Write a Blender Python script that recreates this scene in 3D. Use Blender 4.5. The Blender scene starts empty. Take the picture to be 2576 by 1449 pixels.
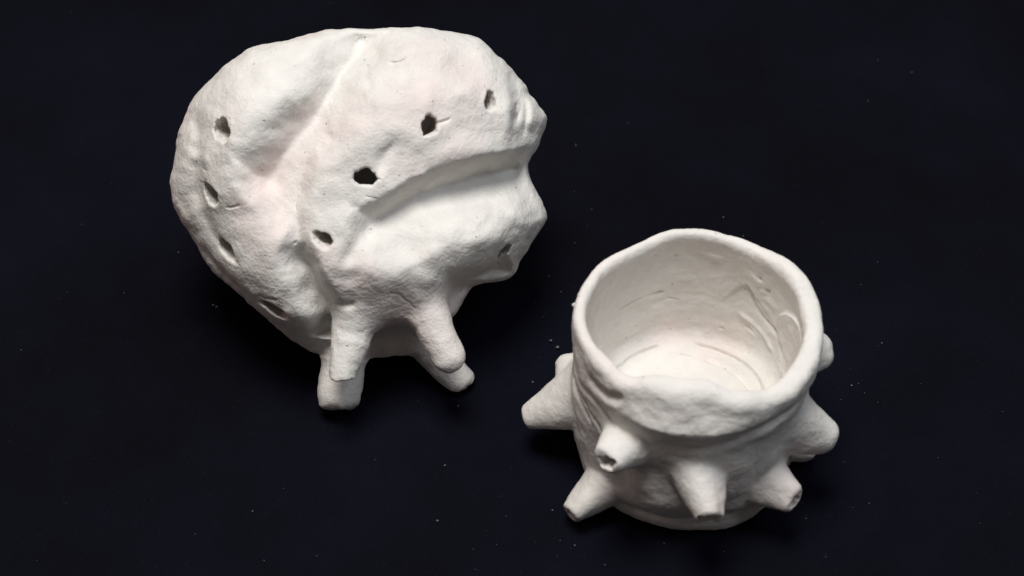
import bpy, math
import numpy as np
from mathutils import Vector

# ------------------------------------------------------------------ camera, light, exposure
scene = bpy.context.scene
CM = 0.01
PITCH = math.radians(48.0); DIST = 42.0
cam_d = bpy.data.cameras.new("camera")
cam_d.sensor_width = 36.0
cam_d.lens = 4200.0 / 2576.0 * 36.0
cam_d.clip_start = 0.01; cam_d.clip_end = 20.0
cam = bpy.data.objects.new("camera", cam_d)
scene.collection.objects.link(cam)
cam.location = (0, -DIST * math.cos(PITCH) * CM, DIST * math.sin(PITCH) * CM)
cam.rotation_euler = (math.pi / 2 - PITCH, 0, 0)
scene.camera = cam
cam_d.dof.use_dof = True
cam_d.dof.focus_distance = 0.395
cam_d.dof.aperture_fstop = 16.0

world = bpy.data.worlds.new("World"); scene.world = world
world.use_nodes = True
bg = world.node_tree.nodes["Background"]
bg.inputs[0].default_value = (1.0, 0.93, 0.90, 1); bg.inputs[1].default_value = 0.07

def area(name, loc, target, size, power, col):
    d = bpy.data.lights.new(name, 'AREA'); d.shape = 'DISK'; d.size = size; d.energy = power; d.color = col
    o = bpy.data.objects.new(name, d); scene.collection.objects.link(o)
    o.location = loc
    o.rotation_euler = (Vector(target) - Vector(loc)).to_track_quat('-Z', 'Y').to_euler()
    return o
area("key_lamp", (-0.06, -0.02, 0.74), (0, 0, 0.02), 0.30, 5.1, (1.0, 0.985, 0.96))
area("window_lamp", (0.36, -0.12, 0.66), (0, 0, 0.03), 0.30, 1.2, (0.80, 0.88, 1.0))
area("warm_lamp", (-0.60, -0.05, 0.40), (0, 0, 0.04), 0.25, 0.30, (1.0, 0.72, 0.68))

vs = scene.view_settings
vs.view_transform = 'Standard'; vs.look = 'None'; vs.gamma = 1.0; vs.exposure = 0.0
vs.use_curve_mapping = False

# ------------------------------------------------------------------ materials
def new_mat(name):
    m = bpy.data.materials.new(name); m.use_nodes = True
    nt = m.node_tree; nt.nodes.clear()
    out = nt.nodes.new("ShaderNodeOutputMaterial"); p = nt.nodes.new("ShaderNodeBsdfPrincipled")
    nt.links.new(p.outputs[0], out.inputs[0])
    return m, nt, p

def N(nt, typ, **kw):
    n = nt.nodes.new(typ)
    for k, v in kw.items():
        if k in n.inputs.keys() if isinstance(k, str) else False: n.inputs[k].default_value = v
        else: setattr(n, k, v)
    return n

def noise(nt, co, scale, detail=3.0, rough=0.55):
    n = nt.nodes.new("ShaderNodeTexNoise")
    n.inputs["Scale"].default_value = scale; n.inputs["Detail"].default_value = detail
    n.inputs["Roughness"].default_value = rough
    nt.links.new(co, n.inputs["Vector"]); return n.outputs["Fac"]

def ramp(nt, src, p0, p1, c0=(0, 0, 0, 1), c1=(1, 1, 1, 1)):
    r = nt.nodes.new("ShaderNodeValToRGB")
    r.color_ramp.elements[0].position = p0; r.color_ramp.elements[0].color = c0
    r.color_ramp.elements[1].position = p1; r.color_ramp.elements[1].color = c1
    nt.links.new(src, r.inputs[0]); return r.outputs[0]

def mixc(nt, fac, a, b):
    m = nt.nodes.new("ShaderNodeMix"); m.data_type = 'RGBA'
    for s, i in ((fac, 0), (a, 6), (b, 7)):
        if hasattr(s, "links"): nt.links.new(s, m.inputs[i])
        else: m.inputs[i].default_value = s
    return m.outputs[2]

def bump(nt, h, dist, strength, prev=None):
    b = nt.nodes.new("ShaderNodeBump")
    b.inputs["Distance"].default_value = dist; b.inputs["Strength"].default_value = strength
    nt.links.new(h, b.inputs["Height"])
    if prev is not None: nt.links.new(prev, b.inputs["Normal"])
    return b.outputs[0]

def clay_material(name, base, pink, grain):
    m, nt, p = new_mat(name)
    co = nt.nodes.new("ShaderNodeTexCoord").outputs["Object"]
    tint = ramp(nt, noise(nt, co, 38, 2), 0.48, 0.72)  # pinkish tint of the light, put into the clay colour in random patches
    c = mixc(nt, tint, base, pink)
    mott = ramp(nt, noise(nt, co, 160, 4), 0.35, 0.75, (0.90, 0.90, 0.90, 1), (1, 1, 1, 1))
    mm = nt.nodes.new("ShaderNodeMix"); mm.data_type = 'RGBA'; mm.blend_type = 'MULTIPLY'; mm.inputs[0].default_value = 1
    nt.links.new(c, mm.inputs[6]); nt.links.new(mott, mm.inputs[7]); c = mm.outputs[2]
    # small pores coloured grey
    v = nt.nodes.new("ShaderNodeTexVoronoi"); v.inputs["Scale"].default_value = 520
    nt.links.new(co, v.inputs["Vector"])
    pore = ramp(nt, v.outputs["Distance"], 0.06, 0.17, (1, 1, 1, 1), (0, 0, 0, 1))
    few = ramp(nt, noise(nt, co, 300, 1), 0.62 - 0.06 * grain, 0.70)
    pm = nt.nodes.new("ShaderNodeMath"); pm.operation = 'MULTIPLY'
    nt.links.new(pore, pm.inputs[0]); nt.links.new(few, pm.inputs[1])
    c = mixc(nt, pm.outputs[0], c, (0.36, 0.34, 0.32, 1))
    nt.links.new(c, p.inputs["Base Color"])
    p.inputs["Roughness"].default_value = 0.82
    p.inputs["Specular IOR Level"].default_value = 0.22
    b = bump(nt, noise(nt, co, 420, 5, 0.62), 0.0009, 0.20 * grain)
    b = bump(nt, noise(nt, co, 1700, 3, 0.6), 0.00028, 0.62 * grain, b)
    # wiped streaks left by wet fingers
    mp = nt.nodes.new("ShaderNodeMapping"); mp.inputs["Scale"].default_value = (0.35, 1.6, 1.0)
    mp.inputs["Rotation"].default_value = (0.3, 0.2, 0.5)
    nt.links.new(co, mp.inputs["Vector"])
    b = bump(nt, noise(nt, mp.outputs[0], 330, 4, 0.6), 0.0007, 0.18, b)
    inv = nt.nodes.new("ShaderNodeMath"); inv.operation = 'SUBTRACT'; inv.inputs[0].default_value = 1
    nt.links.new(pm.outputs[0], inv.inputs[1])
    b = bump(nt, inv.outputs[0], 0.0004, 0.6, b)
    nt.links.new(b, p.inputs["Normal"])
    return m
clay_a = clay_material("white_clay", (0.785, 0.757, 0.712, 1), (0.785, 0.675, 0.64, 1), 1.0)
clay_b = clay_material("white_clay_smooth", (0.785, 0.754, 0.708, 1), (0.775, 0.68, 0.64, 1), 0.55)

def cloth_material():
    m, nt, p = new_mat("black_twill")
    co = nt.nodes.new("ShaderNodeTexCoord").outputs["Object"]
    dust = ramp(nt, noise(nt, co, 9, 5, 0.65), 0.42, 0.78)
    c = mixc(nt, dust, (0.0034, 0.0034, 0.0060, 1), (0.0066, 0.0070, 0.0150, 1))
    fz = ramp(nt, noise(nt, co, 900, 3, 0.7), 0.62, 0.80)
    c = mixc(nt, fz, c, (0.009, 0.009, 0.013, 1))
    w = nt.nodes.new("ShaderNodeTexWave"); w.wave_type = 'BANDS'; w.bands_direction = 'DIAGONAL'
    w.inputs["Scale"].default_value = 610; w.inputs["Distortion"].default_value = 3.0
    w.inputs["Detail"].default_value = 2
    nt.links.new(co, w.inputs["Vector"])
    tw = ramp(nt, w.outputs["Fac"], 0.2, 0.8, (0.85, 0.85, 0.85, 1), (1.12, 1.12, 1.12, 1))
    mm = nt.nodes.new("ShaderNodeMix"); mm.data_type = 'RGBA'; mm.blend_type = 'MULTIPLY'; mm.inputs[0].default_value = 1
    nt.links.new(c, mm.inputs[6]); nt.links.new(tw, mm.inputs[7])
    nt.links.new(mm.outputs[2], p.inputs["Base Color"])
    p.inputs["Roughness"].default_value = 0.95
    p.inputs["Specular IOR Level"].default_value = 0.05
    b = bump(nt, w.outputs["Fac"], 0.0004, 0.5)
    b = bump(nt, noise(nt, co, 1500, 3), 0.0003, 0.5, b)
    nt.links.new(b, p.inputs["Normal"])
    return m
twill = cloth_material()

def dust_material():
    m, nt, p = new_mat("clay_dust")
    co = nt.nodes.new("ShaderNodeTexCoord").outputs["Object"]
    c = mixc(nt, noise(nt, co, 60, 2), (0.05, 0.05, 0.06, 1), (0.27, 0.26, 0.25, 1))
    nt.links.new(c, p.inputs["Base Color"]); p.inputs["Roughness"].default_value = 0.95
    return m
dust_mat = dust_material()

# ------------------------------------------------------------------ field tools
def smin(a, b, k):
    h = np.clip(0.5 + 0.5 * (b - a) / k, 0, 1)
    return b + (a - b) * h - k * h * (1 - h)
def smax(a, b, k): return -smin(-a, -b, k)
def sstep(x, a, b):
    t = np.clip((x - a) / (b - a), 0, 1); return t * t * (3 - 2 * t)

def vnoise(P, scale, seed):
    """smooth value noise in -1..1 at points P (n,3), cells of the given size"""
    Q = P / scale + 1000.0
    I = np.floor(Q).astype(np.int64); f = Q - I; f = f * f * (3 - 2 * f)
    r = np.zeros(len(P))
    for dx in (0, 1):
        for dy in (0, 1):
            for dz in (0, 1):
                h = (I[:, 0] + dx) * 73856093 ^ (I[:, 1] + dy) * 19349663 ^ (I[:, 2] + dz) * 83492791 ^ seed * 2654435761
                h = (h ^ (h >> 13)) * 1274126177 & 0x7fffffff
                h = (h ^ (h >> 15)) * 668265263 & 0x7fffffff
                val = (h & 0xffff) / 32767.5 - 1.0
                r += val * (f[:, 0] if dx else 1 - f[:, 0]) * (f[:, 1] if dy else 1 - f[:, 1]) * (f[:, 2] if dz else 1 - f[:, 2])
    return r

def line_dist(X, Y, pts):
    """distance to a polyline, signed side (+ on its right when Y points down the page), parameter 0..1"""
    pts = np.asarray(pts, float)
    seg = np.hypot(*(pts[1:] - pts[:-1]).T); cum = np.r_[0, np.cumsum(seg)]
    best = np.full(X.shape, 1e9); side = np.zeros(X.shape); par = np.zeros(X.shape)
    for i in range(len(pts) - 1):
        a, b = pts[i], pts[i + 1]; d = b - a
        t = np.clip(((X - a[0]) * d[0] + (Y - a[1]) * d[1]) / max(d @ d, 1e-9), 0, 1)
        ex, ey = X - a[0] - t * d[0], Y - a[1] - t * d[1]
        r = np.hypot(ex, ey); m = r < best
        best = np.where(m, r, best)
        side = np.where(m, np.sign(d[0] * (Y - a[1]) - d[1] * (X - a[0])), side)
        par = np.where(m, (cum[i] + t * seg[i]) / cum[-1], par)
    return best, side, par

def spline(pts, n=6):
    p = np.asarray(pts, float); out = []
    q = np.vstack([2 * p[0] - p[1], p, 2 * p[-1] - p[-2]])
    for i in range(1, len(q) - 2):
        for t in np.arange(n) / n:
            out.append(0.5 * ((2 * q[i]) + (q[i + 1] - q[i - 1]) * t + (2 * q[i - 1] - 5 * q[i] + 4 * q[i + 1] - q[i + 2]) * t ** 2
                              + (3 * q[i] - q[i - 1] - 3 * q[i + 1] + q[i + 2]) * t ** 3))
    out.append(p[-1]); return np.array(out)

def groove(X, Y, pts, depth, wl, wr=None, fade=(0.15, 0.15), power=2.0):
    """a furrow along a line; wl / wr are its half widths to either side"""
    d, s, t = line_dist(X, Y, spline(pts, 4) if len(pts) > 2 else pts)
    w = np.where(s > 0, wr if wr else wl, wl)
    f0, f1 = fade
    k = np.ones_like(t)
    if f0: k = k * sstep(t, 0, f0)
    if f1: k = k * sstep(1 - t, 0, f1)
    return -depth * k * np.exp(-(d / w) ** power)

def vcut(X, Y, pts, depth, wl, wr, fade=(0.15, 0.15), power=1.6, soft=4.0):
    """a sharp-bottomed furrow whose two banks reach wl and wr far"""
    d, s, t = line_dist(X, Y, spline(pts, 4))
    k = np.ones_like(t)
    if fade[0]: k = k * sstep(t, 0, fade[0])
    if fade[1]: k = k * sstep(1 - t, 0, fade[1])
    x = (np.sqrt(d * d + soft * soft) - soft) / np.where(s > 0, wr, wl)
    return -depth * k * np.clip(1 - x, 0, 1) ** power

def ledge(X, Y, pts, h, wid, reach, fade=(0.15, 0.15)):
    """surface higher by h on the + side of the line, dying away within reach"""
    d, s, t = line_dist(X, Y, spline(pts, 4) if len(pts) > 2 else pts)
    k = sstep(t, 0, fade[0]) * sstep(1 - t, 0, fade[1])
    sd = d * s
    return h * k * np.where(sd > 0, 1 - np.exp(-(sd / wid) ** 2) , 0) * np.exp(-(d / reach) ** 2)

def dome(X, Y, x, y, rx, ry, rot, h, power=2.0):
    c, s = math.cos(math.radians(rot)), math.sin(math.radians(rot))
    a = ((X - x) * c + (Y - y) * s) / rx; b = (-(X - x) * s + (Y - y) * c) / ry
    return h * np.exp(-(np.sqrt(a * a + b * b)) ** power)

def surface_nets(f, org, h):
    """vertices and quads of the zero level of f"""
    ins = f < 0
    c = np.zeros(tuple(n - 1 for n in f.shape), np.uint8)
    sl = (slice(0, -1), slice(1, None))
    for i in (0, 1):
        for j in (0, 1):
            for k in (0, 1): c += ins[sl[i], sl[j], sl[k]]
    act = np.flatnonzero((c > 0) & (c < 8)); shp = c.shape
    I = np.stack(np.unravel_index(act, shp), 1)
    V = {(i, j, k): f[I[:, 0] + i, I[:, 1] + j, I[:, 2] + k].astype(np.float64) for i in (0, 1) for j in (0, 1) for k in (0, 1)}
    acc = np.zeros((len(I), 3)); cnt = np.zeros(len(I))
    for ax in range(3):
        for u in (0, 1):
            for v in (0, 1):
                a = [u, v]; a.insert(ax, 0); b = list(a); b[ax] = 1
                va, vb = V[tuple(a)], V[tuple(b)]
                m = (va < 0) != (vb < 0)
                t = np.where(m, va / np.where(m, va - vb, 1), 0)
                p = np.zeros((len(I), 3)) + np.array(a, float); p[:, ax] += t
                acc += p * m[:, None]; cnt += m
    P = (I + acc / cnt[:, None]) * h + org
    quads = []
    for ax in range(3):
        lo = [slice(1, -1)] * 3; lo[ax] = slice(0, -1); hi = list(lo); hi[ax] = slice(1, None)
        A, B = ins[tuple(lo)], ins[tuple(hi)]
        E = np.stack(np.nonzero(A != B), 1)
        flip = A[tuple(E.T)]
        off = np.ones(3, int); off[ax] = 0
        E = E + off
        o = [x for x in range(3) if x != ax]
        cs = []
        for du, dv in ((-1, -1), (0, -1), (0, 0), (-1, 0)):
            q = E.copy(); q[:, o[0]] += du; q[:, o[1]] += dv
            cs.append(np.searchsorted(act, np.ravel_multi_index(tuple(q.T), shp)))
        Q = np.stack(cs, 1)
        if ax == 1: flip = ~flip
        Q[~flip] = Q[~flip][:, ::-1]
        quads.append(Q)
    return P, np.vstack(quads), I

def vert_normals(P, Q):
    fn = np.cross(P[Q[:, 2]] - P[Q[:, 0]], P[Q[:, 3]] - P[Q[:, 1]])
    n = np.zeros_like(P)
    for k in range(4):
        for a in range(3): n[:, a] += np.bincount(Q[:, k], fn[:, a], len(P))
    return n / np.maximum(np.linalg.norm(n, axis=1, keepdims=True), 1e-12)

def mesh_part(name, P, Q, nrm, faces, mat, parent):
    q = Q[faces]; used, inv = np.unique(q, return_inverse=True)
    q = inv.reshape(-1, 4); p = P[used]
    me = bpy.data.meshes.new(name)
    me.vertices.add(len(p)); me.vertices.foreach_set("co", p.astype(np.float32).ravel())
    me.loops.add(q.size); me.loops.foreach_set("vertex_index", q.astype(np.int32).ravel())
    me.polygons.add(len(q))
    me.polygons.foreach_set("loop_start", np.arange(0, q.size, 4, dtype=np.int32))
    me.update(calc_edges=True)
    me.polygons.foreach_set("use_smooth", np.ones(len(q), bool))
    me.materials.append(mat)
    me.normals_split_custom_set_from_vertices(nrm[used].tolist())
    o = bpy.data.objects.new(name, me); scene.collection.objects.link(o); o.parent = parent
    return o

def roughen(P, Q, nrm, amps, seed):
    d = np.zeros(len(P))
    for i, (sc, am) in enumerate(amps): d += am * vnoise(P, sc, seed + i)
    P = P + nrm * d[:, None]
    return P, vert_normals(P, Q)

def cone_chain(U, V, W, pts):
    """distance to a limb through points (u, v, w, radius)"""
    f = np.full(np.broadcast(U, V, W).shape, 1e9, np.float32)
    for a, b in zip(pts[:-1], pts[1:]):
        a = np.array(a, float); b = np.array(b, float); d = b[:3] - a[:3]
        t = np.clip(((U - a[0]) * d[0] + (V - a[1]) * d[1] + (W - a[2]) * d[2]) / (d @ d), 0, 1)
        r = np.sqrt((U - a[0] - t * d[0]) ** 2 + (V - a[1] - t * d[1]) ** 2 + (W - a[2] - t * d[2]) ** 2) - (a[3] + (b[3] - a[3]) * t)
        f = np.minimum(f, r.astype(np.float32))
    return f

def empty(name, loc, label, cat):
    o = bpy.data.objects.new(name, None); scene.collection.objects.link(o)
    o.empty_display_size = 0.01; o.location = loc; o["label"] = label; o["category"] = cat
    return o

# ------------------------------------------------------------------ the cloth
def build_cloth():
    nx, ny = 240, 180; sx, sy = 1.7, 1.3
    xs = np.linspace(-sx / 2, sx / 2, nx); ys = np.linspace(-sy / 2, sy / 2, ny) + 0.08
    X, Y = np.meshgrid(xs, ys, indexing='ij')
    P = np.stack([X.ravel(), Y.ravel(), np.zeros(X.size)], 1)
    z = 0.0006 * vnoise(P, 0.09, 3) + 0.0003 * vnoise(P, 0.035, 4) - 0.0010
    P[:, 2] = z
    i = np.arange(nx * ny).reshape(nx, ny)
    Q = np.stack([i[:-1, :-1].ravel(), i[1:, :-1].ravel(), i[1:, 1:].ravel(), i[:-1, 1:].ravel()], 1)
    o = mesh_part("cloth", P, Q, vert_normals(P, Q), np.ones(len(Q), bool), twill, None)
    o["kind"] = "structure"; o["label"] = "black twill cloth spread flat under both clay pieces"
build_cloth()

# ------------------------------------------------------------------ the lobed clay vessel
# modelled in its own frame: u to the right, v up along its face, w out of its face; 1 unit = VS cm
def build_vessel():
    cx, cy = 905.0, 490.0
    t1 = lambda L: [(408.8 + x * .3473, 50.3 + y * .3473) for x, y in L]
    t2 = lambda L: [(880.4 + x * .3473, 50.3 + y * .3473) for x, y in L]
    t3 = lambda L: [(408.8 + x * .3473, 440.2 + y * .3473) for x, y in L]
    t4 = lambda L: [(691.8 + x * .3473, 566.0 + y * .3473) for x, y in L]
    outline = t1([(1449, 97), (1285, 70), (1200, 90), (1100, 115), (1000, 142), (900, 170), (800, 190), (710, 210), (610, 245), (560, 285),
                  (490, 318), (440, 360), (415, 410), (350, 460), (300, 515), (250, 575), (215, 640), (180, 720), (150, 800), (130, 860),
                  (112, 915), (120, 980), (108, 1080), (85, 1120), (75, 1190), (85, 1270), (110, 1360)]) \
        + t3([(100, 220), (130, 300), (190, 380), (240, 470), (280, 540), (330, 640), (400, 720), (480, 790), (560, 850), (610, 900),
              (690, 980), (760, 1040), (850, 1130), (930, 1190), (1000, 1240), (1060, 1275), (1140, 1295)]) \
        + t4([(450, 950), (640, 965), (720, 972), (800, 972), (900, 955), (990, 930), (1100, 850), (1220, 750), (1290, 660), (1340, 590), (1400, 490),
              (1440, 440), (1560, 422), (1680, 405), (1720, 380), (1750, 310), (1790, 240), (1850, 150), (1900, 70), (1955, 0)]) \
        + t2([(1435, 1449), (1430, 1390), (1410, 1340), (1370, 1270), (1330, 1190), (1295, 1110), (1285, 1050), (1310, 1000), (1360, 930), (1390, 850),
              (1420, 790), (1433, 720), (1420, 680), (1380, 630), (1330, 560), (1290, 500), (1250, 450), (1210, 390), (1150, 335), (1080, 270),
              (1010, 210), (950, 150), (850, 105), (700, 88), (560, 75), (430, 68), (330, 57), (230, 70), (150, 90)])
    ol = np.array(outline); ol = spline(np.vstack([ol[-3:], ol, ol[:3]]), 4)
    outline = ol[12:-12]; outline = sum(np.roll(outline, k_, 0) for k_ in range(-4, 5)) / 9

    def inside_dist(X, Y):
        D = np.full(X.shape, 1e9); ins = np.zeros(X.shape, bool)
        a = outline; b = np.roll(outline, -1, 0)
        for p, q in zip(a, b):
            d = q - p
            t = np.clip(((X - p[0]) * d[0] + (Y - p[1]) * d[1]) / (d @ d + 1e-9), 0, 1)
            D = np.minimum(D, np.hypot(X - p[0] - t * d[0], Y - p[1] - t * d[1]))
            if p[1] != q[1]:
                ins ^= ((p[1] > Y) != (q[1] > Y)) & (X < d[0] * (Y - p[1]) / d[1] + p[0])
        return np.where(ins, D, -D)

    # thickness of a soft lump with this outline: a membrane blown up over it
    hc = 6.0
    xc = np.arange(400, 1420, hc); yc = np.arange(30, 960, hc)
    Xc, Yc = np.meshgrid(xc, yc, indexing='ij'); Dc = inside_dist(Xc, Yc); m = Dc > 0
    phi = np.where(m, Dc * 200, 0.0)
    for _ in range(3500):
        phi[1:-1, 1:-1] = 0.25 * (phi[2:, 1:-1] + phi[:-2, 1:-1] + phi[1:-1, 2:] + phi[1:-1, :-2] + hc * hc) * m[1:-1, 1:-1]

    h = VOX
    u0, u1, v0, v1, w0, w1 = -485, 490, -570, 435, -325, 400
    us = np.arange(u0, u1, h); vs_ = np.arange(v0, v1, h); ws = np.arange(w0, w1, h)
    X, Y = np.meshgrid(us + cx, cy - vs_, indexing='ij')
    wp = np.stack([X.ravel(), Y.ravel(), np.zeros(X.size)], 1)
    D = inside_dist(X + (2.6 * vnoise(wp, 34, 1) + 1.2 * vnoise(wp, 14, 7)).reshape(X.shape), Y + (2.6 * vnoise(wp, 34, 2) + 1.2 * vnoise(wp, 14, 8)).reshape(X.shape))
    gx = np.clip((X - xc[0]) / hc, 0, len(xc) - 1.001); gy = np.clip((Y - yc[0]) / hc, 0, len(yc) - 1.001)
    def up(A):
        i = gx.astype(int); j = gy.astype(int); a = gx - i; b = gy - j
        return A[i, j] * (1 - a) * (1 - b) + A[i + 1, j] * a * (1 - b) + A[i, j + 1] * (1 - a) * b + A[i + 1, j + 1] * a * b
    P = up(phi)
    slope = P[(D > 24) & (D < 30)].mean() / 27.0
    rat = np.where(Dc > 9, phi / np.maximum(Dc, 9), 0); wt = (Dc > 9).astype(float)
    for _ in range(12):      # carry the edge slope outward
        for A in (rat, wt):
            A[1:-1, 1:-1] = 0.2 * (A[1:-1, 1:-1] + A[2:, 1:-1] + A[:-2, 1:-1] + A[1:-1, 2:] + A[1:-1, :-2])
    q = np.where(up(wt) > 1e-3, up(rat) / np.maximum(up(wt), 1e-3), slope)
    mix = sstep(D, 12, 34)
    P = P * mix + np.maximum(q, slope * 0.3) * D * (1 - mix)
    # flatter than a membrane on top
    Pm = P.max()
    HF, HB = 285.0, 265.0
    ex = 0.74 + 0.34 * sstep(-X, -640, -490) + 0.15 * sstep(X, 1200, 1330) + 0.55 * sstep(Y, 770, 880)
    T2 = np.where(P > 0, (np.maximum(P, 0) / Pm) ** ex, P / Pm * 1.2)
    # the belly hangs over: the lump is thin below it, between and right of the legs
    thin = 1 - 0.90 * np.exp(-((X - 975) / 120) ** 4 - ((Y - 875) / 62) ** 4) - 0.7 * np.exp(-((X - 1215) / 75) ** 4 - ((Y - 745) / 38) ** 4)
    T2 = np.where(T2 > 0, T2 * np.clip(thin, 0.05, 1), T2)

    # ---- relief of the face, drawn by hand: no line is quite straight
    X0, Y0 = X, Y
    mag = 1 / (1 - HF * np.sqrt(np.maximum(T2, 0)) / 4200.0)      # near parts loom a little larger than the outline
    XM, YM = cx + (X0 - cx) * mag, cy + (Y0 - cy) * mag
    X = XM + (6.0 * vnoise(wp, 52, 81) + 2.6 * vnoise(wp, 21, 82)).reshape(X.shape)
    Y = YM + (6.0 * vnoise(wp, 52, 83) + 2.6 * vnoise(wp, 21, 84)).reshape(Y.shape)
    G = np.zeros_like(X)
    rd = np.random.RandomState(17)
    for _ in range(46):      # finger dents
        G += dome(X, Y, rd.uniform(470, 1340), rd.uniform(110, 740), rd.uniform(16, 52), rd.uniform(12, 26), rd.uniform(0, 180), rd.choice([-1, -1, 1]) * rd.uniform(2.5, 6.5))
    G += dome(X, Y, 1000, 690, 170, 80, -5, 40) + dome(X, Y, 680, 700, 110, 120, 30, 34)
    G += dome(X, Y, 640, 320, 130, 170, 25, 34)            # left lobe
    G += dome(X, Y, 1040, 260, 200, 150, -10, 34)          # right lobe
    G += dome(X, Y, 1180, 590, 150, 75, -12, 40)           # lower right lobe
    G += dome(X, Y, 870, 650, 110, 80, 30, 18)
    G += dome(X, Y, 720, 800, 90, 80, 40, 14)
    # the long furrow between the lobes: steep left bank, gentle right bank
    G += vcut(X, Y, [(925, 70), (893, 135), (862, 182), (838, 232), (800, 290), (752, 340), (712, 386), (690, 428), (664, 468), (620, 500)], 94, 120, 104, (0.0, 0.14), 1.65, 13)
    # fold where the right lobe laps over the left
    G += groove(X, Y, [(790, 330), (768, 400), (756, 470), (750, 540), (750, 600), (762, 655), (795, 715), (828, 775), (838, 850)], 26, 22, 34, (0.3, 0.05), 1.6)
    G += groove(X, Y, [(752, 600), (768, 662), (800, 722), (830, 780), (830, 850)], 66, 20, 44, (0.3, 0.05))
    # mouth-like furrow: under-face dark, lower lip bright
    ramp_d = 0.72 + 0.55 * sstep(X, 950, 1300)
    G += ramp_d * vcut(X, Y, [(872, 604), (920, 570), (985, 533), (1022, 512), (1088, 481), (1155, 459), (1225, 439), (1290, 421), (1345, 412)], 94, 46, 135, (0.2, 0.0), 1.25, 5)
    G += dome(X, Y, 1205, 512, 36, 16, -10, -13) + dome(X, Y, 1120, 570, 44, 30, 0, 13) + dome(X, Y, 1285, 535, 44, 34, 20, 14) + dome(X, Y, 1050, 620, 50, 30, -20, -11) + dome(X, Y, 1210, 610, 50, 26, -15, 9)
    G += groove(X, Y, [(940, 575), (905, 605), (880, 640), (862, 680)], 20, 22, 22, (0.2, 0.4))
    # lip above the mouth
    G += groove(X, Y, [(880, 505), (905, 532), (935, 540)], 9, 12, 14, (0.3, 0.3))
    G += dome(X, Y, 955, 518, 34, 16, -30, 10)
    G += dome(X, Y, 1150, 385, 60, 30, -20, 12)
    G += dome(X, Y, 1225, 380, 30, 26, 0, 10)
    G += dome(X, Y, 1280, 300, 26, 60, 8, 26)              # bulge at the right shoulder
    G += groove(X, Y, [(1290, 160), (1302, 220), (1306, 280), (1290, 325)], 22, 12, 16, (0.2, 0.2))
    G += dome(X, Y, 1345, 285, 22, 40, 15, 18)
    G += dome(X, Y, 1320, 220, 18, 40, -30, 12)
    G += groove(X, Y, [(1320, 230), (1330, 290), (1318, 345)], 12, 7, 9, (0.2, 0.2))
    G += dome(X, Y, 1010, 125, 40, 26, 0, 8) + dome(X, Y, 945, 140, 24, 34, 10, -9)
    G += dome(X, Y, 1150, 180, 50, 40, 0, -9) + dome(X, Y, 1165, 235, 40, 30, 0, 7)
    # dimples and knobs of the left half
    G += dome(X, Y, 706, 535, 26, 34, 0, -14) + dome(X, Y, 716, 580, 14, 40, 10, 10)
    G += dome(X, Y, 640, 590, 60, 50, 0, 10) + dome(X, Y, 660, 720, 60, 20, 15, -9)
    G += groove(X, Y, [(520, 240), (500, 310), (505, 380), (498, 440), (512, 520), (545, 590), (600, 660)], 14, 18, 18, (0.2, 0.2))
    G += dome(X, Y, 500, 400, 18, 28, -20, 9) + dome(X, Y, 517, 400, 9, 16, -35, 8)
    G += dome(X, Y, 470, 500, 24, 60, 15, -14)
    # torn edge low on the left, hollow below it
    G += groove(X, Y, [(496, 612), (540, 668), (590, 715), (625, 752), (650, 785)], 46, 10, 26, (0.2, 0.12), 2.2)
    G += groove(X, Y, [(640, 740), (680, 765), (720, 790)], 12, 12, 10, (0.3, 0.3))
    G += dome(X, Y, 625, 745, 20, 12, 40, 9) + dome(X, Y, 690, 725, 30, 14, 20, 6)
    # underside right of the legs
    G += groove(X, Y, [(1110, 706), (1160, 714), (1220, 704), (1295, 668)], 66, 24, 50, (0.15, 0.1), 2.0)
    G += dome(X, Y, 1265, 640, 20, 24, 20, -12)
    G += groove(X, Y, [(840, 760), (870, 772), (900, 768)], 14, 8, 8, (0.3, 0.3))
    # hollow under the belly, between and beside the legs
    G += dome(X, Y, 1200, 735, 60, 40, -20, -50)
    # lumps pressed up at both flanks
    fl_ = (sstep(-X, -560, -490) + sstep(X, 1240, 1310))
    G += fl_ * (6.0 * vnoise(wp, 44, 21) + 4.0 * vnoise(wp, 21, 22)).reshape(X.shape)
    G += groove(X, Y, [(1000, 575), (1012, 620), (1050, 660), (1130, 690)], 12, 26, 20, (0.3, 0.3))
    G += dome(X, Y, 872, 695, 34, 24, 20, -9) + dome(X, Y, 1110, 330, 40, 22, -30, 6) + dome(X, Y, 980, 400, 60, 40, 0, -6) + dome(X, Y, 900, 260, 40, 60, 30, 6)
    holes = [(563, 331, 29, 27, 15, 0.40, -0.20, 95, 0.0), (535, 491, 28, 25, 30, 0.40, -0.35, 95, 0.0), (575, 629, 30, 19, 40, 0.20, -0.35, 100, 0.0),
             (692, 781, 36, 16, 30, 0.15, -0.4, 80, 0.0), (918, 446, 29, 21, 5, 0.10, -0.06, 200, 1.2), (1083, 317, 20, 25, 30, -0.28, -0.08, 130, 0.8),
             (1235, 254, 17, 24, 25, -0.45, -0.1, 90, 0.3), (810, 604, 26, 18, 25, 0.30, -0.30, 90, 0.2), (1273, 632, 13, 21, 25, -0.4, -0.2, 100, 0.4)]
    kb_ = np.exp(-0.5 * (np.arange(-5, 6) * h / 3.4) ** 2); kb_ /= kb_.sum()
    for ax_ in (0, 1): G = np.apply_along_axis(lambda r_: np.convolve(np.pad(r_, 5, mode='edge'), kb_, 'valid'), ax_, G)
    for hx, hy, hrx, hry, hrot, *_ in holes:      # clay pushed up round each pierced hole
        G += dome(XM, YM, hx, hy, hrx * 1.45, hry * 1.45, hrot, 4.5, 3.0)
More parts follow.
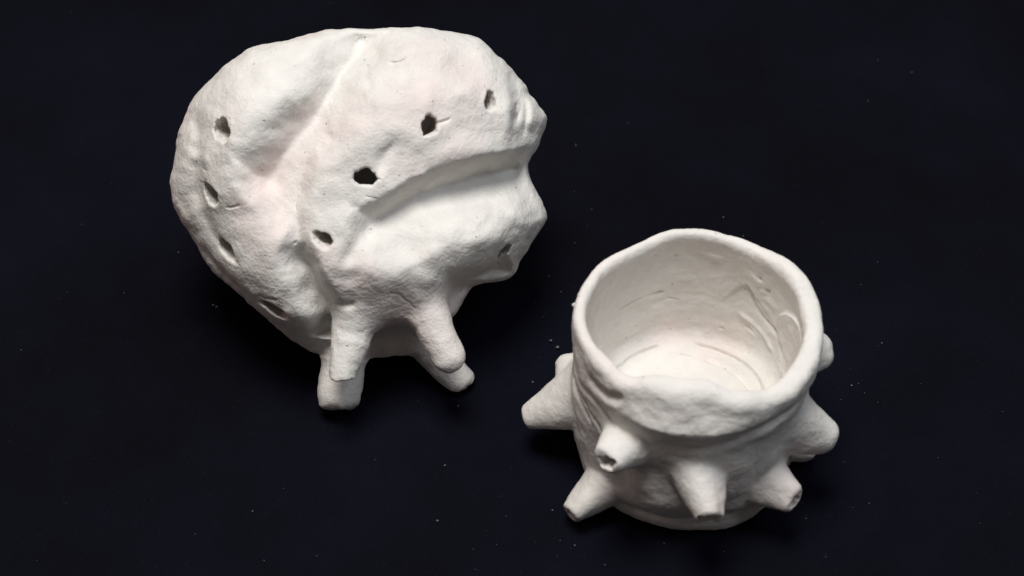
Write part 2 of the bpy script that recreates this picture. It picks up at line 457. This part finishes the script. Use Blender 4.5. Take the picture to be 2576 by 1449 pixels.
    # cracks
    for pts, d, w in (([(978, 160), (1002, 161), (1014, 156), (1028, 148)], 7, 2.6), ([(865, 197), (888, 191), (912, 176), (950, 163)], 3, 3),
                      ([(1096, 314), (1106, 313), (1120, 307), (1140, 296)], 9, 3.2), ([(945, 450), (953, 452), (962, 455)], 4, 2.5), ([(917, 494), (935, 499), (950, 503)], 3, 2.5),
                      ([(570, 522), (590, 520), (612, 508)], 5, 2.6), ([(742, 618), (744, 612), (746, 606)], 5, 2.5), ([(754, 492), (752, 505), (750, 520), (754, 535)], 4, 3.0),
                      ([(650, 738), (668, 748), (700, 760)], 5, 3), ([(1000, 735), (1030, 760), (1050, 785)], 4, 2.6), ([(1005, 738), (990, 736), (975, 735)], 3, 2.6),
                      ([(1305, 262), (1303, 272), (1300, 285)], 6, 3.5), ([(510, 420), (518, 425), (525, 432)], 4, 3)):
        G += groove(X, Y, pts, d, w, w, (0.25, 0.25))
    pp = np.stack([X.ravel(), Y.ravel(), np.zeros(X.size)], 1)
    G += (6.5 * vnoise(pp, 115, 9) + 4.2 * vnoise(pp, 62, 5) + 1.6 * vnoise(pp, 30, 6)).reshape(X.shape)
    G = G * sstep(D, -6, 46)
    X, Y = X0, Y0

    W = ws[None, None, :].astype(np.float32)
    G3 = G[:, :, None].astype(np.float32)
    wf = np.maximum(W - G3, -1e9)
    wn = np.where(wf > 0, wf / HF, wf / HB).astype(np.float32)
    gy_, gx_ = np.gradient(T2, h)
    g2 = np.clip(gx_ ** 2 + gy_ ** 2, 0, (1 / 22.) ** 2).astype(np.float32)
    num = wn * wn - T2[:, :, None].astype(np.float32)
    den = np.sqrt((2 * wn / 300.0) ** 2 + g2[:, :, None] + 1e-6)
    f = (num / den).astype(np.float32)
    del num, den, wn, wf
    lab = np.zeros(f.shape, np.int8)
    zrow = [float(VAX[k][2]) for k in range(3)]
    def above(U, V, Wb): return U * zrow[0] + V * zrow[1] + Wb * zrow[2] + VC[2] / VS

    top = np.where(T2 > 0, HF * np.sqrt(np.maximum(T2, 0)), 0) + G
    def top_at(x, y): return float(top[int(round((x - cx - u0) / h)), int(round((cy - y - v0) / h))])

    def box(pts, pad):
        p = np.array(pts)[:, :3]; lo = p.min(0) - pad; hi = p.max(0) + pad
        r = []
        for k, (o, n) in enumerate(((u0, len(us)), (v0, len(vs_)), (w0, len(ws)))):
            r.append(slice(max(0, int((lo[k] - o) / h)), min(n, int((hi[k] - o) / h) + 2)))
        return tuple(r)
    def loc(x, y, w, r): return ((x - cx) * (1 - w / 4200.0), (cy - y) * (1 - w / 4200.0), w, r)

    legs = [
        (1, [loc(915, 715, 120, 80), loc(897, 780, 155, 60), loc(880, 860, 178, 47), loc(862, 935, 192, 35), loc(857, 985, 200, 29)], (857, 956, 196), 8, 42),
        (2, [loc(1030, 650, 130, 76), loc(1054, 735, 164, 54), loc(1096, 838, 182, 45), loc(1128, 900, 188, 41)], (1150, 944, 191), 8, 38),
        (3, [loc(900, 760, 0, 66), loc(868, 880, 38, 54), loc(851, 985, 56, 54), loc(848, 1045, 62, 51)], (848, 1032, 60), 34, 26),
        (4, [loc(1000, 760, -20, 60), loc(1052, 850, -12, 45), loc(1112, 918, -4, 42), loc(1155, 962, 4, 40)], (1172, 984, 6), 14, 26),
    ]
    for idx, pts, end, kc, kb in legs:
        b = box(pts, 110)
        U, V, Wb = us[b[0]][:, None, None], vs_[b[1]][None, :, None], ws[b[2]][None, None, :]
        g = cone_chain(U, V, Wb, pts)
        a0, a1 = np.array(pts[-2][:3]), np.array(pts[-1][:3]); d = (a1 - a0) / np.linalg.norm(a1 - a0)
        e = np.array(loc(*end, 0)[:3])
        if idx == 1: d = d + np.array([0.10, -0.55, -0.2]); d /= np.linalg.norm(d)
        cut = (U - e[0]) * d[0] + (V - e[1]) * d[1] + (Wb - e[2]) * d[2]
        sh = g.shape
        bp = np.stack([np.broadcast_to(a_, sh).ravel() for a_ in (U, V, Wb)], 1)
        g = smax(g, cut + (3.4 * vnoise(bp, 15, 90 + idx)).reshape(sh), kc) + (1.8 * vnoise(bp, 24, 95 + idx)).reshape(sh)
        fb = f[b]
        lab[b] = np.where(g < fb, idx, lab[b])
        f[b] = smin(fb, g, kb).astype(np.float32)

    # pierced holes: x, y, half sizes, turn, how the bore leans with depth, depth, wider inside
    rng = np.random.RandomState(4)
    for i, (x, y, rx, ry, rot, lx, ly, dep, widen) in enumerate(holes):
        ht = top_at(x, y); k_ = 1 - ht / 4200.0; R = max(rx, ry) * (1 + widen)
        ul, vl = (x - cx) * k_, (cy - y) * k_
        ht = top_at(cx + ul, cy - vl)
        b = box([(ul, vl, ht + 30), (ul + lx * dep, vl - ly * dep, ht - dep - 10)], R + 25)
        U, V, Wb = us[b[0]][:, None, None], vs_[b[1]][None, :, None], ws[b[2]][None, None, :]
        dd = np.maximum(ht - Wb, -30)
        px = U - ul - lx * dd; py = -(V - vl) - ly * dd
        c, s = math.cos(math.radians(rot)), math.sin(math.radians(rot))
        grow = 1 + widen * sstep(dd, 18, 90)
        A = (px * c + py * s) / (rx * grow); Bq = (-px * s + py * c) / (ry * grow)
        ang = np.arctan2(Bq, A); ph = rng.uniform(0, 6.28, 4)
        rag = 1 + 0.06 * np.sin(3 * ang + ph[0]) + 0.04 * np.sin(5 * ang + ph[1] + dd * 0.05) + 0.03 * np.sin(9 * ang + ph[2] + dd * .1)
        hp = np.stack([np.broadcast_to(a_, A.shape).ravel() for a_ in (U, V, Wb)], 1)
        rag = rag + (0.08 * vnoise(hp, 11, 200 + i) + 0.06 * vnoise(hp, 5.5, 220 + i)).reshape(A.shape)
        g = (np.sqrt(A * A + Bq * Bq) - rag) * min(rx, ry)
        g = smax(g, dd - dep, 8)
        fb = f[b]
        lab[b] = np.where((g < 2.0) & (fb < 4.0), 10 + i, lab[b])
        f[b] = smax(fb, -g, 8).astype(np.float32)

    # it settled flat on the cloth while soft
    b = (slice(None), slice(0, int((-150 - v0) / h)), slice(None))
    f[b] = smax(f[b], -above(us[b[0]][:, None, None], vs_[b[1]][None, :, None], ws[None, None, :]), 14).astype(np.float32)
    Pm_, Q, I = surface_nets(f, np.array([u0, v0, w0], float), h)
    vl_ = lab[I[:, 0], I[:, 1], I[:, 2]]
    n = vert_normals(Pm_, Q)
    Pm_, n = roughen(Pm_, Q, n, ((48, 1.5), (22, 0.7), (10, 0.45), (5.5, 0.35)), 11)

    # world frame of the piece
    w_ax = np.array(VAX[2]); u_ax = np.array(VAX[0]); v_ax = np.array(VAX[1])
    B3 = np.stack([u_ax, v_ax, w_ax], 0)
    Pw = Pm_ @ B3 * VS; nw = n @ B3
    c0 = np.array(VC)
    zmin = (Pw + c0)[:, 2].min(); print("VESSEL zmin cm", zmin, "verts", len(Pw), "legs", [round(float((Pw + c0)[vl_ == k][:, 2].min()), 2) for k in (1, 2, 3, 4)])
    root = empty("clay_vessel", (c0[0] * CM, c0[1] * CM, 0), "lobed white clay vessel pierced with holes, standing on stubby legs, left of the cup", "clay sculpture")
    Pw = (Pw + np.array([0, 0, c0[2]])) * CM
    fl = vl_[Q[:, 0]]
    mesh_part("body", Pw, Q, nw, fl == 0, clay_a, root)
    for idx in (1, 2, 3, 4):
        o = mesh_part("leg", Pw, Q, nw, fl == idx, clay_a, root)
    for i in range(len(holes)):
        if (fl == 10 + i).any(): mesh_part("hole", Pw, Q, nw, fl == 10 + i, clay_a, root)

VOX = 2.5
# centre, scale (cm per unit) and axes of the piece
def look_frame(x, y, depth):
    fw = np.array([0, math.cos(PITCH), -math.sin(PITCH)]); R = np.array([1., 0, 0]); U = np.array([0, math.sin(PITCH), math.cos(PITCH)])
    r = fw + R * (x - 1288) / 4200 - U * (y - 724.5) / 4200
    c = np.array([0, -DIST * math.cos(PITCH), DIST * math.sin(PITCH)]) + r * depth
    w = -r / np.linalg.norm(r); u = R - (R @ w) * w; u /= np.linalg.norm(u); v = np.cross(w, u)
    return c, (u, v, w), depth / 4200.0
VC, VAX, VS = look_frame(905, 490, 39.5)
build_vessel()

# ------------------------------------------------------------------ the spiked cup (centimetres, origin at the middle of its foot)
def per(th, table):
    """periodic smooth table over the angle in degrees"""
    a = np.array(sorted(table)); x = np.r_[a[-1, 0] - 360, a[:, 0], a[0, 0] + 360]; y = np.r_[a[-1, 1], a[:, 1], a[0, 1]]
    t = np.degrees(th) % 360
    i = np.clip(np.searchsorted(x, t, side='right') - 1, 0, len(x) - 2)
    s = (t - x[i]) / (x[i + 1] - x[i]); s = s * s * (3 - 2 * s)
    return y[i] * (1 - s) + y[i + 1] * s

def build_cup():
    h = CVOX
    xs = np.arange(-3.9, 3.4, h); ys = np.arange(-3.6, 3.1, h); zs = np.arange(-0.12, 5.2, h)
    # 2D maps over (angle, height)
    th = np.radians(np.arange(0, 360, 0.5)); zz = np.arange(-0.2, 5.4, 0.02)
    TH, ZZ = np.meshgrid(th, zz, indexing='ij')
    rim_r = per(TH, [(0, 2.68), (30, 2.70), (55, 2.66), (90, 2.62), (120, 2.60), (150, 2.66), (180, 2.70), (215, 2.66), (245, 2.62), (270, 2.66), (300, 2.72), (335, 2.66)])
    rim_h = per(TH, [(0, 4.42), (35, 4.62), (60, 4.56), (90, 4.72), (120, 4.54), (150, 4.60), (180, 4.66), (205, 4.58), (222, 4.48), (245, 4.66), (268, 4.68), (290, 4.50), (308, 4.38), (335, 4.36)])
    zk = np.array([-0.2, 0.0, 0.25, 0.42, 0.9, 1.5, 2.2, 2.8, 3.15, 3.5, 3.9, 4.3, 5.0])
    rk = np.array([2.30, 2.37, 2.41, 2.37, 2.48, 2.54, 2.52, 2.50, 2.51, 2.58, 2.66, 2.68, 2.68]) - 2.68
    prof = np.interp(ZZ, zk, rk)
    kern = np.exp(-np.linspace(-2, 2, 17) ** 2); kern /= kern.sum()
    prof = np.apply_along_axis(lambda r: np.convolve(np.pad(r, 8, mode='edge'), kern, 'valid'), 1, prof)
    # the sides left and behind stay straighter than the pinched front
    straight = per(TH, [(0, 0.5), (90, 0.7), (160, 0.85), (190, 0.78), (225, 0.5), (250, 0.1), (275, 0.05), (305, 0.25), (340, 0.45)])
    lin = np.interp(ZZ, [0, 0.8, 4.2], [-0.26, -0.12, 0.0])
    Ro = rim_r + prof * (1 - straight) + lin * straight
    # at the front the lip leans in over the hollow
    lean = per(TH, [(0, 0.05), (90, 0.0), (180, 0.0), (215, 0.12), (240, 0.50), (270, 0.60), (295, 0.35), (320, 0.12)])
    lean = lean * np.interp(ZZ, [3.55, 3.85, 4.65, 5.2], [0, 0.08, 0.85, 1.2])
    Ro = Ro - lean
    TD = np.degrees(TH); S = 2.5 * np.pi / 180       # cm per degree
    def X2(pts): return [(a * S, z) for a, z in pts]
    GO = np.zeros_like(TD); XX = TD * S
    q = np.stack([np.cos(TH).ravel() * 2.5, np.sin(TH).ravel() * 2.5, ZZ.ravel()], 1)
    XX = XX + (0.05 * vnoise(q, 0.45, 101) + 0.02 * vnoise(q, 0.18, 102)).reshape(TD.shape)
    ZT = ZZ; ZZ = ZZ + (0.05 * vnoise(q, 0.45, 103) + 0.02 * vnoise(q, 0.18, 104)).reshape(TD.shape)
    brk = sstep((vnoise(q, 0.30, 105)).reshape(TD.shape), -0.35, 0.25)      # cracks open and close along their length
    GO += groove(XX, ZZ, X2([(232, 3.15), (245, 3.2), (258, 3.3), (271, 3.35), (284, 3.5), (300, 3.65), (318, 3.75), (335, 3.6)]), 0.11, 0.14, 0.28, (0.3, 0.35))
    GO += groove(XX, ZZ, X2([(176, 3.73), (186, 3.3), (205, 3.49), (217, 3.4), (224, 3.1)]), 0.13, 0.09, 0.10, (0.1, 0.2))
    GO += groove(XX, ZZ, X2([(203, 3.95), (212, 3.95), (221, 4.0), (228, 4.2)]), 0.14, 0.10, 0.13, (0.3, 0.2))
    GO += groove(XX, ZZ, X2([(178, 2.6), (192, 2.75), (211, 2.65)]), 0.12, 0.10, 0.12, (0.2, 0.2))
    GO += groove(XX, ZZ, X2([(196, 3.1), (210, 2.9), (222, 2.6)]), 0.06, 0.05, 0.05, (0.2, 0.2))
    GO += groove(XX, ZZ, X2([(215, 0.30), (241, 0.36), (261, 0.48), (281, 0.62), (300, 0.7)]), 0.07, 0.08, 0.16, (0.2, 0.2))
    GO += dome(XX, ZZ, 250 * S, 1.25, 0.7, 0.6, 0, 0.18) + dome(XX, ZZ, 245 * S, 3.85, 0.5, 0.2, 0, 0.05)
    GO += dome(XX, ZZ, 230 * S, 1.75, 0.25, 0.5, 0, -0.10) + dome(XX, ZZ, 262 * S, 2.75, 0.35, 0.14, 0, 0.06)
    GO += dome(XX, ZZ, 300 * S, 1.9, 0.3, 0.5, 0, -0.07)
    GO += (0.055 * vnoise(q, 1.1, 30) + 0.034 * vnoise(q, 0.7, 31) + 0.016 * vnoise(q, 0.33, 32)).reshape(TD.shape)
    Ro = Ro + GO
    thick = per(TH, [(0, 0.42), (45, 0.35), (90, 0.28), (140, 0.29), (180, 0.33), (215, 0.42), (240, 0.46), (270, 0.48), (300, 0.50), (330, 0.50)])
    taper = np.interp(ZT, [0, 1.9, 2.6, 3.6, 4.4], [-0.30, -0.16, -0.03, 0.04, 0.0])
    Ri = rim_r - thick + taper - lean
    GI = np.zeros_like(TD)
    GI -= brk * groove(XX, ZZ, X2([(109, 2.80), (97, 2.57), (85, 2.52), (73, 2.42), (61, 2.34), (50, 2.21), (37, 2.0)]), 0.07, 0.024, 0.024, (0.05, 0.2))
    GI -= brk * groove(XX, ZZ, X2([(137, 2.78), (128, 2.81), (120, 2.84), (102, 2.84)]), 0.05, 0.03, 0.05, (0.3, 0.05))
    # a slanted seam with a three-cornered flap folded in at its top
    ap = (57 * S, 3.42)
    def half(p, q_, w): return sstep(((q_[0] - p[0]) * (ZZ - p[1]) - (q_[1] - p[1]) * (XX - p[0])) / math.hypot(q_[0] - p[0], q_[1] - p[1]), -w, w)
    lft = half((68 * S, 2.80), ap, 0.03)
    in_l = lft if lft[int(55 / 0.5), int((2.9 + 0.2) / 0.02)] > 0.5 else 1 - lft
    rgt = half(ap, (27 * S, 2.55), 0.03)
    in_r = rgt if rgt[int(55 / 0.5), int((2.9 + 0.2) / 0.02)] > 0.5 else 1 - rgt
    GI += 0.09 * in_l * in_r * sstep(ZZ, 2.45, 3.35) * (XX < 75 * S) * (XX > 20 * S)
    GI -= groove(XX, ZZ, X2([(57, 3.42), (50, 2.97), (40, 2.73), (29, 2.6), (16, 2.23)]), 0.06, 0.035, 0.05, (0.02, 0.2))
    GI += groove(XX, ZZ, X2([(60, 2.6), (50, 2.45), (38, 2.3), (25, 2.1)]), 0.05, 0.06, 0.06, (0.2, 0.2))
    for a, z, d in ((97, 3.95, .05), (48, 3.85, .07), (43, 3.62, .07), (110, 4.1, .04), (66, 1.95, .05), (103, 2.83, .06)):
        GI -= dome(XX, ZZ, a * S, z, 0.07, 0.04, 20, -d)
    for a, z, rx, ry, d in ((50, 3.75, .18, .10, .05), (46, 3.5, .12, .08, .05), (77, 4.0, .25, .05, .04), (140, 3.6, .12, .4, .05), (150, 3.4, .08, .4, -.05), (40, 3.3, .2, .1, .03)):
        GI -= dome(XX, ZZ, a * S, z, rx, ry, 15, d)
    GI += (0.022 * vnoise(q, 0.8, 41) + 0.014 * vnoise(q * np.array([1, 1, 2.2]), 0.35, 42)).reshape(TD.shape)
    Ri = Ri + GI

    X, Y = np.meshgrid(xs, ys, indexing='ij')
    r = np.hypot(X, Y); T = np.arctan2(Y, X)
    ti = (np.degrees(T) % 360) / 0.5; i0 = ti.astype(int) % len(th); i1 = (i0 + 1) % len(th); ft = (ti - np.floor(ti))
    RH = np.interp(np.degrees(T) % 360, np.degrees(th), rim_h[:, 0], period=360)
    cq = np.stack([np.cos(T).ravel() * 2.5, np.sin(T).ravel() * 2.5, np.zeros(T.size)], 1)
    RH = RH + (0.045 * vnoise(cq, 0.75, 71) + 0.022 * vnoise(cq, 0.35, 72)).reshape(T.shape)
    fl_z = 1.62 + 0.10 * np.exp(-((X - 0.2) ** 2 + (Y - 0.3) ** 2) / 0.5) * -1 + 0.05 * np.cos(2 * T) * np.clip(r / 2, 0, 1)
    # low ring pressed in the floor and a crack along its edge
    gz = groove(X, Y, spline([(0.35, 1.45), (0.95, 1.1), (1.35, 0.6), (1.5, 0.0)], 4), 0.10, 0.07, 0.22, (0.15, 0.1))
    gz += groove(X, Y, spline([(0.2, 1.85), (0.8, 1.62), (1.25, 1.28), (1.6, 0.8), (1.75, 0.2)], 4), 0.10, 0.025, 0.03, (0.1, 0.1))
    gz += groove(X, Y, spline([(-1.6, 0.95), (-1.1, 1.45), (-0.5, 1.75)], 4), 0.10, 0.025, 0.04, (0.1, 0.1))
    gz += groove(X, Y, [(-0.1, 1.5), (0.1, 1.42), (0.2, 1.45)], 0.06, 0.03, 0.03)
    q2 = np.stack([X.ravel(), Y.ravel(), np.zeros(X.size)], 1)
    fl_z = fl_z + gz + (0.03 * vnoise(q2, 0.6, 51) + 0.012 * vnoise(q2, 0.25, 52)).reshape(X.shape)
    f = np.empty((len(xs), len(ys), len(zs)), np.float32)
    lab = np.zeros(f.shape, np.int8)
    zi = np.clip((zs + 0.2) / 0.02, 0, len(zz) - 2); zi0 = zi.astype(int); zf = zi - zi0
    for k, z in enumerate(zs):
        a = Ro[:, zi0[k]] * (1 - zf[k]) + Ro[:, zi0[k] + 1] * zf[k]
        b = Ri[:, zi0[k]] * (1 - zf[k]) + Ri[:, zi0[k] + 1] * zf[k]
        ro = a[i0] * (1 - ft) + a[i1] * ft; ri = b[i0] * (1 - ft) + b[i1] * ft
        fo = smax(r - ro, -z + 0 * r, 0.10)
        cav = smax(r - ri, (fl_z - z), 0.35)
        fz = smax(fo, -cav, 0.20)
        f[:, :, k] = smax(fz, z - RH, 0.23)
        lab[:, :, k] = np.where((fl_z - z > (r - ri) - 0.02) & (r < ri + 0.02) & (z < 2.3), 30, 0)

    # spikes: base, tip, base radius, tip radius, opening radius, join
    spikes = [((-2.10, .30, 1.60), (-3.62, .25, .80), 1.0, .29, .11, .10),
              ((-1.35, -1.72, 2.72), (-2.00, -2.62, 3.00), .68, .29, .14, .08),
              ((-1.75, -1.35, .62), (-2.66, -2.10, .32), .62, .27, .12, .08),
              ((-.04, -2.10, 2.28), (.20, -3.36, 1.98), .76, .30, .17, .08),
              ((1.38, -1.65, 1.28), (2.16, -2.48, 1.42), .72, .27, .13, .08),
              ((1.80, -.92, 2.35), (3.10, -1.22, 1.82), .94, .32, .0, .08),
              ((2.10, .36, 3.10), (3.12, .50, 2.86), .78, .28, .0, .08),
              ((-2.2, .90, 1.78), (-2.96, 1.02, 1.62), .42, .25, .0, .10),
              ((2.0, -.25, .52), (2.98, -.50, .42), .50, .22, .0, .10),
              ((-2.52, .90, 3.92), (-2.70, .95, 3.92), .10, .08, .0, .03)]
    rng = np.random.RandomState(9)
    for i, (a, b, ra, rb, op, k) in enumerate(spikes):
        a = np.array(a); b = np.array(b); d = b - a; L = np.linalg.norm(d); d = d / L
        lo = np.minimum(a, b) - max(ra, .2) - .25; hi = np.maximum(a, b) + max(ra, .2) + .25
        bx = tuple(slice(max(0, int((lo[j] - o[0]) / h)), min(len(o), int((hi[j] - o[0]) / h) + 2)) for j, o in enumerate((xs, ys, zs)))
        U, V, W = xs[bx[0]][:, None, None] - a[0], ys[bx[1]][None, :, None] - a[1], zs[bx[2]][None, None, :] - a[2]
        t = U * d[0] + V * d[1] + W * d[2]
        e1 = np.cross(d, [0, 0, 1.]); e1 /= np.linalg.norm(e1); e2 = np.cross(d, e1)
        p1 = U * e1[0] + V * e1[1] + W * e1[2]; p2 = U * e2[0] + V * e2[1] + W * e2[2]
        rr = np.hypot(p1, p2); an = np.arctan2(p2, p1); ph = rng.uniform(0, 6.28, 4)
        s = np.clip(t / L, -0.3, 1.1)
        rad = ra + (rb - ra) * (np.clip(s, 0, 1.1) ** 0.9) + 0.05 * ra * np.sin(2 * an + ph[0]) + 0.03 * ra * np.sin(3 * an + ph[1] + 2 * s)
        slope = math.cos(math.atan2(ra - rb, L))
        g = (rr - rad) * slope
        g = smax(g, t - L, 0.10 if op else 0.26)
        g = smax(g, -t - 0.3, 0.05)
        if op:
            c1, c2 = rng.uniform(-.03, .03, 2)
            ro = np.hypot(p1 - c1, p2 - c2) - op * (1 + 0.22 * np.sin(2 * an + ph[2]) + 0.15 * np.sin(5 * an + ph[3])) * (0.75 + 0.5 * np.clip((t - L + .3) / .3, 0, 1))
            g = smax(g, -smax(ro, L - 0.38 - t, 0.05), 0.035)
        # keep out of the hollow
        R2 = np.hypot(xs[bx[0]][:, None, None], ys[bx[1]][None, :, None])
        g = np.maximum(g, 2.25 - R2)
        g = np.maximum(g, -zs[bx[2]][None, None, :] + 0.0)
        fb = f[bx]
        lab[bx] = np.where((g < fb) & (R2 > 2.3), 1 + i, lab[bx])
        f[bx] = smin(fb, g, k).astype(np.float32)

    P, Q, I = surface_nets(f, np.array([xs[0], ys[0], zs[0]]), h)
    vl = lab[I[:, 0], I[:, 1], I[:, 2]]
    n = vert_normals(P, Q)
    P, n = roughen(P, Q, n, ((0.42, .012), (0.2, .009), (0.09, .005), (.05, .003)), 61)
    print("CUP zmin", P[:, 2].min(), "verts", len(P))
    root = empty("spiked_cup", (CUP[0] * CM, CUP[1] * CM, 0), "open white clay cup studded with blunt hollow spikes, right of the lobed vessel", "clay cup")
    fl = vl[Q[:, 0]]
    mesh_part("wall", P * CM, Q, n, fl == 0, clay_b, root)
    mesh_part("inner_floor", P * CM, Q, n, fl == 30, clay_b, root)
    for i in range(len(spikes)):
        if (fl == i + 1).any(): mesh_part("spike", P * CM, Q, n, fl == i + 1, clay_b, root)

CVOX = 0.028
CUP = (3.95, -4.95)
build_cup()

# ------------------------------------------------------------------ crumbs and lint on the cloth
def build_dust():
    rng = np.random.RandomState(21)
    V = []; Fc = []
    def crumb(x, y, s):
        b = len(V)
        k = rng.uniform(0.6, 1.4, 6) * s
        a = rng.uniform(0, 6.28); c, sn = math.cos(a), math.sin(a)
        for i, (dx, dy, dz) in enumerate(((1, 0, 0), (-1, 0, 0), (0, 1, 0), (0, -1, 0), (0, 0, 1), (0, 0, -1))):
            px, py = dx * k[i], dy * k[i]
            V.append((x + px * c - py * sn, y + px * sn + py * c, dz * k[i] * 0.6 - 0.0003))
        for t in ((0, 2, 4), (2, 1, 4), (1, 3, 4), (3, 0, 4), (2, 0, 5), (1, 2, 5), (3, 1, 5), (0, 3, 5)): Fc.append(tuple(b + i for i in t))
    for x, y, s in ((0.0112, -0.019, .00055), (-0.0745, -0.0055, .0004), (-0.0737, -0.0060, .0003), (0.0095, -0.017, .0003), (0.005, -0.03, .0003)):
        crumb(x, y, s)
    for _ in range(130):
        crumb(rng.uniform(-0.16, 0.16), rng.uniform(-0.105, 0.12), abs(rng.normal(0, 1)) * 0.00006 + 0.00004)
    for ox, oy, n_ in ((-0.030, -0.012, 26), (0.012, -0.012, 12), (0.066, -0.072, 12), (0.008, -0.072, 12), (0.080, -0.030, 8)):
        for _ in range(n_): crumb(ox + rng.normal(0, .010), oy + rng.normal(0, .008), abs(rng.normal(0, 1)) * 0.00009 + 0.00004)
    for _ in range(70):      # more of them fell round the cup and the legs
        crumb(rng.normal(0.02, 0.045), rng.normal(-0.045, 0.03), abs(rng.normal(0, 1)) * 0.00008 + 0.00005)
    me = bpy.data.meshes.new("clay_dust"); me.from_pydata(V, [], Fc); me.materials.append(dust_mat)
    o = bpy.data.objects.new("clay_dust", me); scene.collection.objects.link(o)
    o["kind"] = "stuff"; o["label"] = "pale clay dust and lint scattered over the black cloth"; o["category"] = "dust"
build_dust()
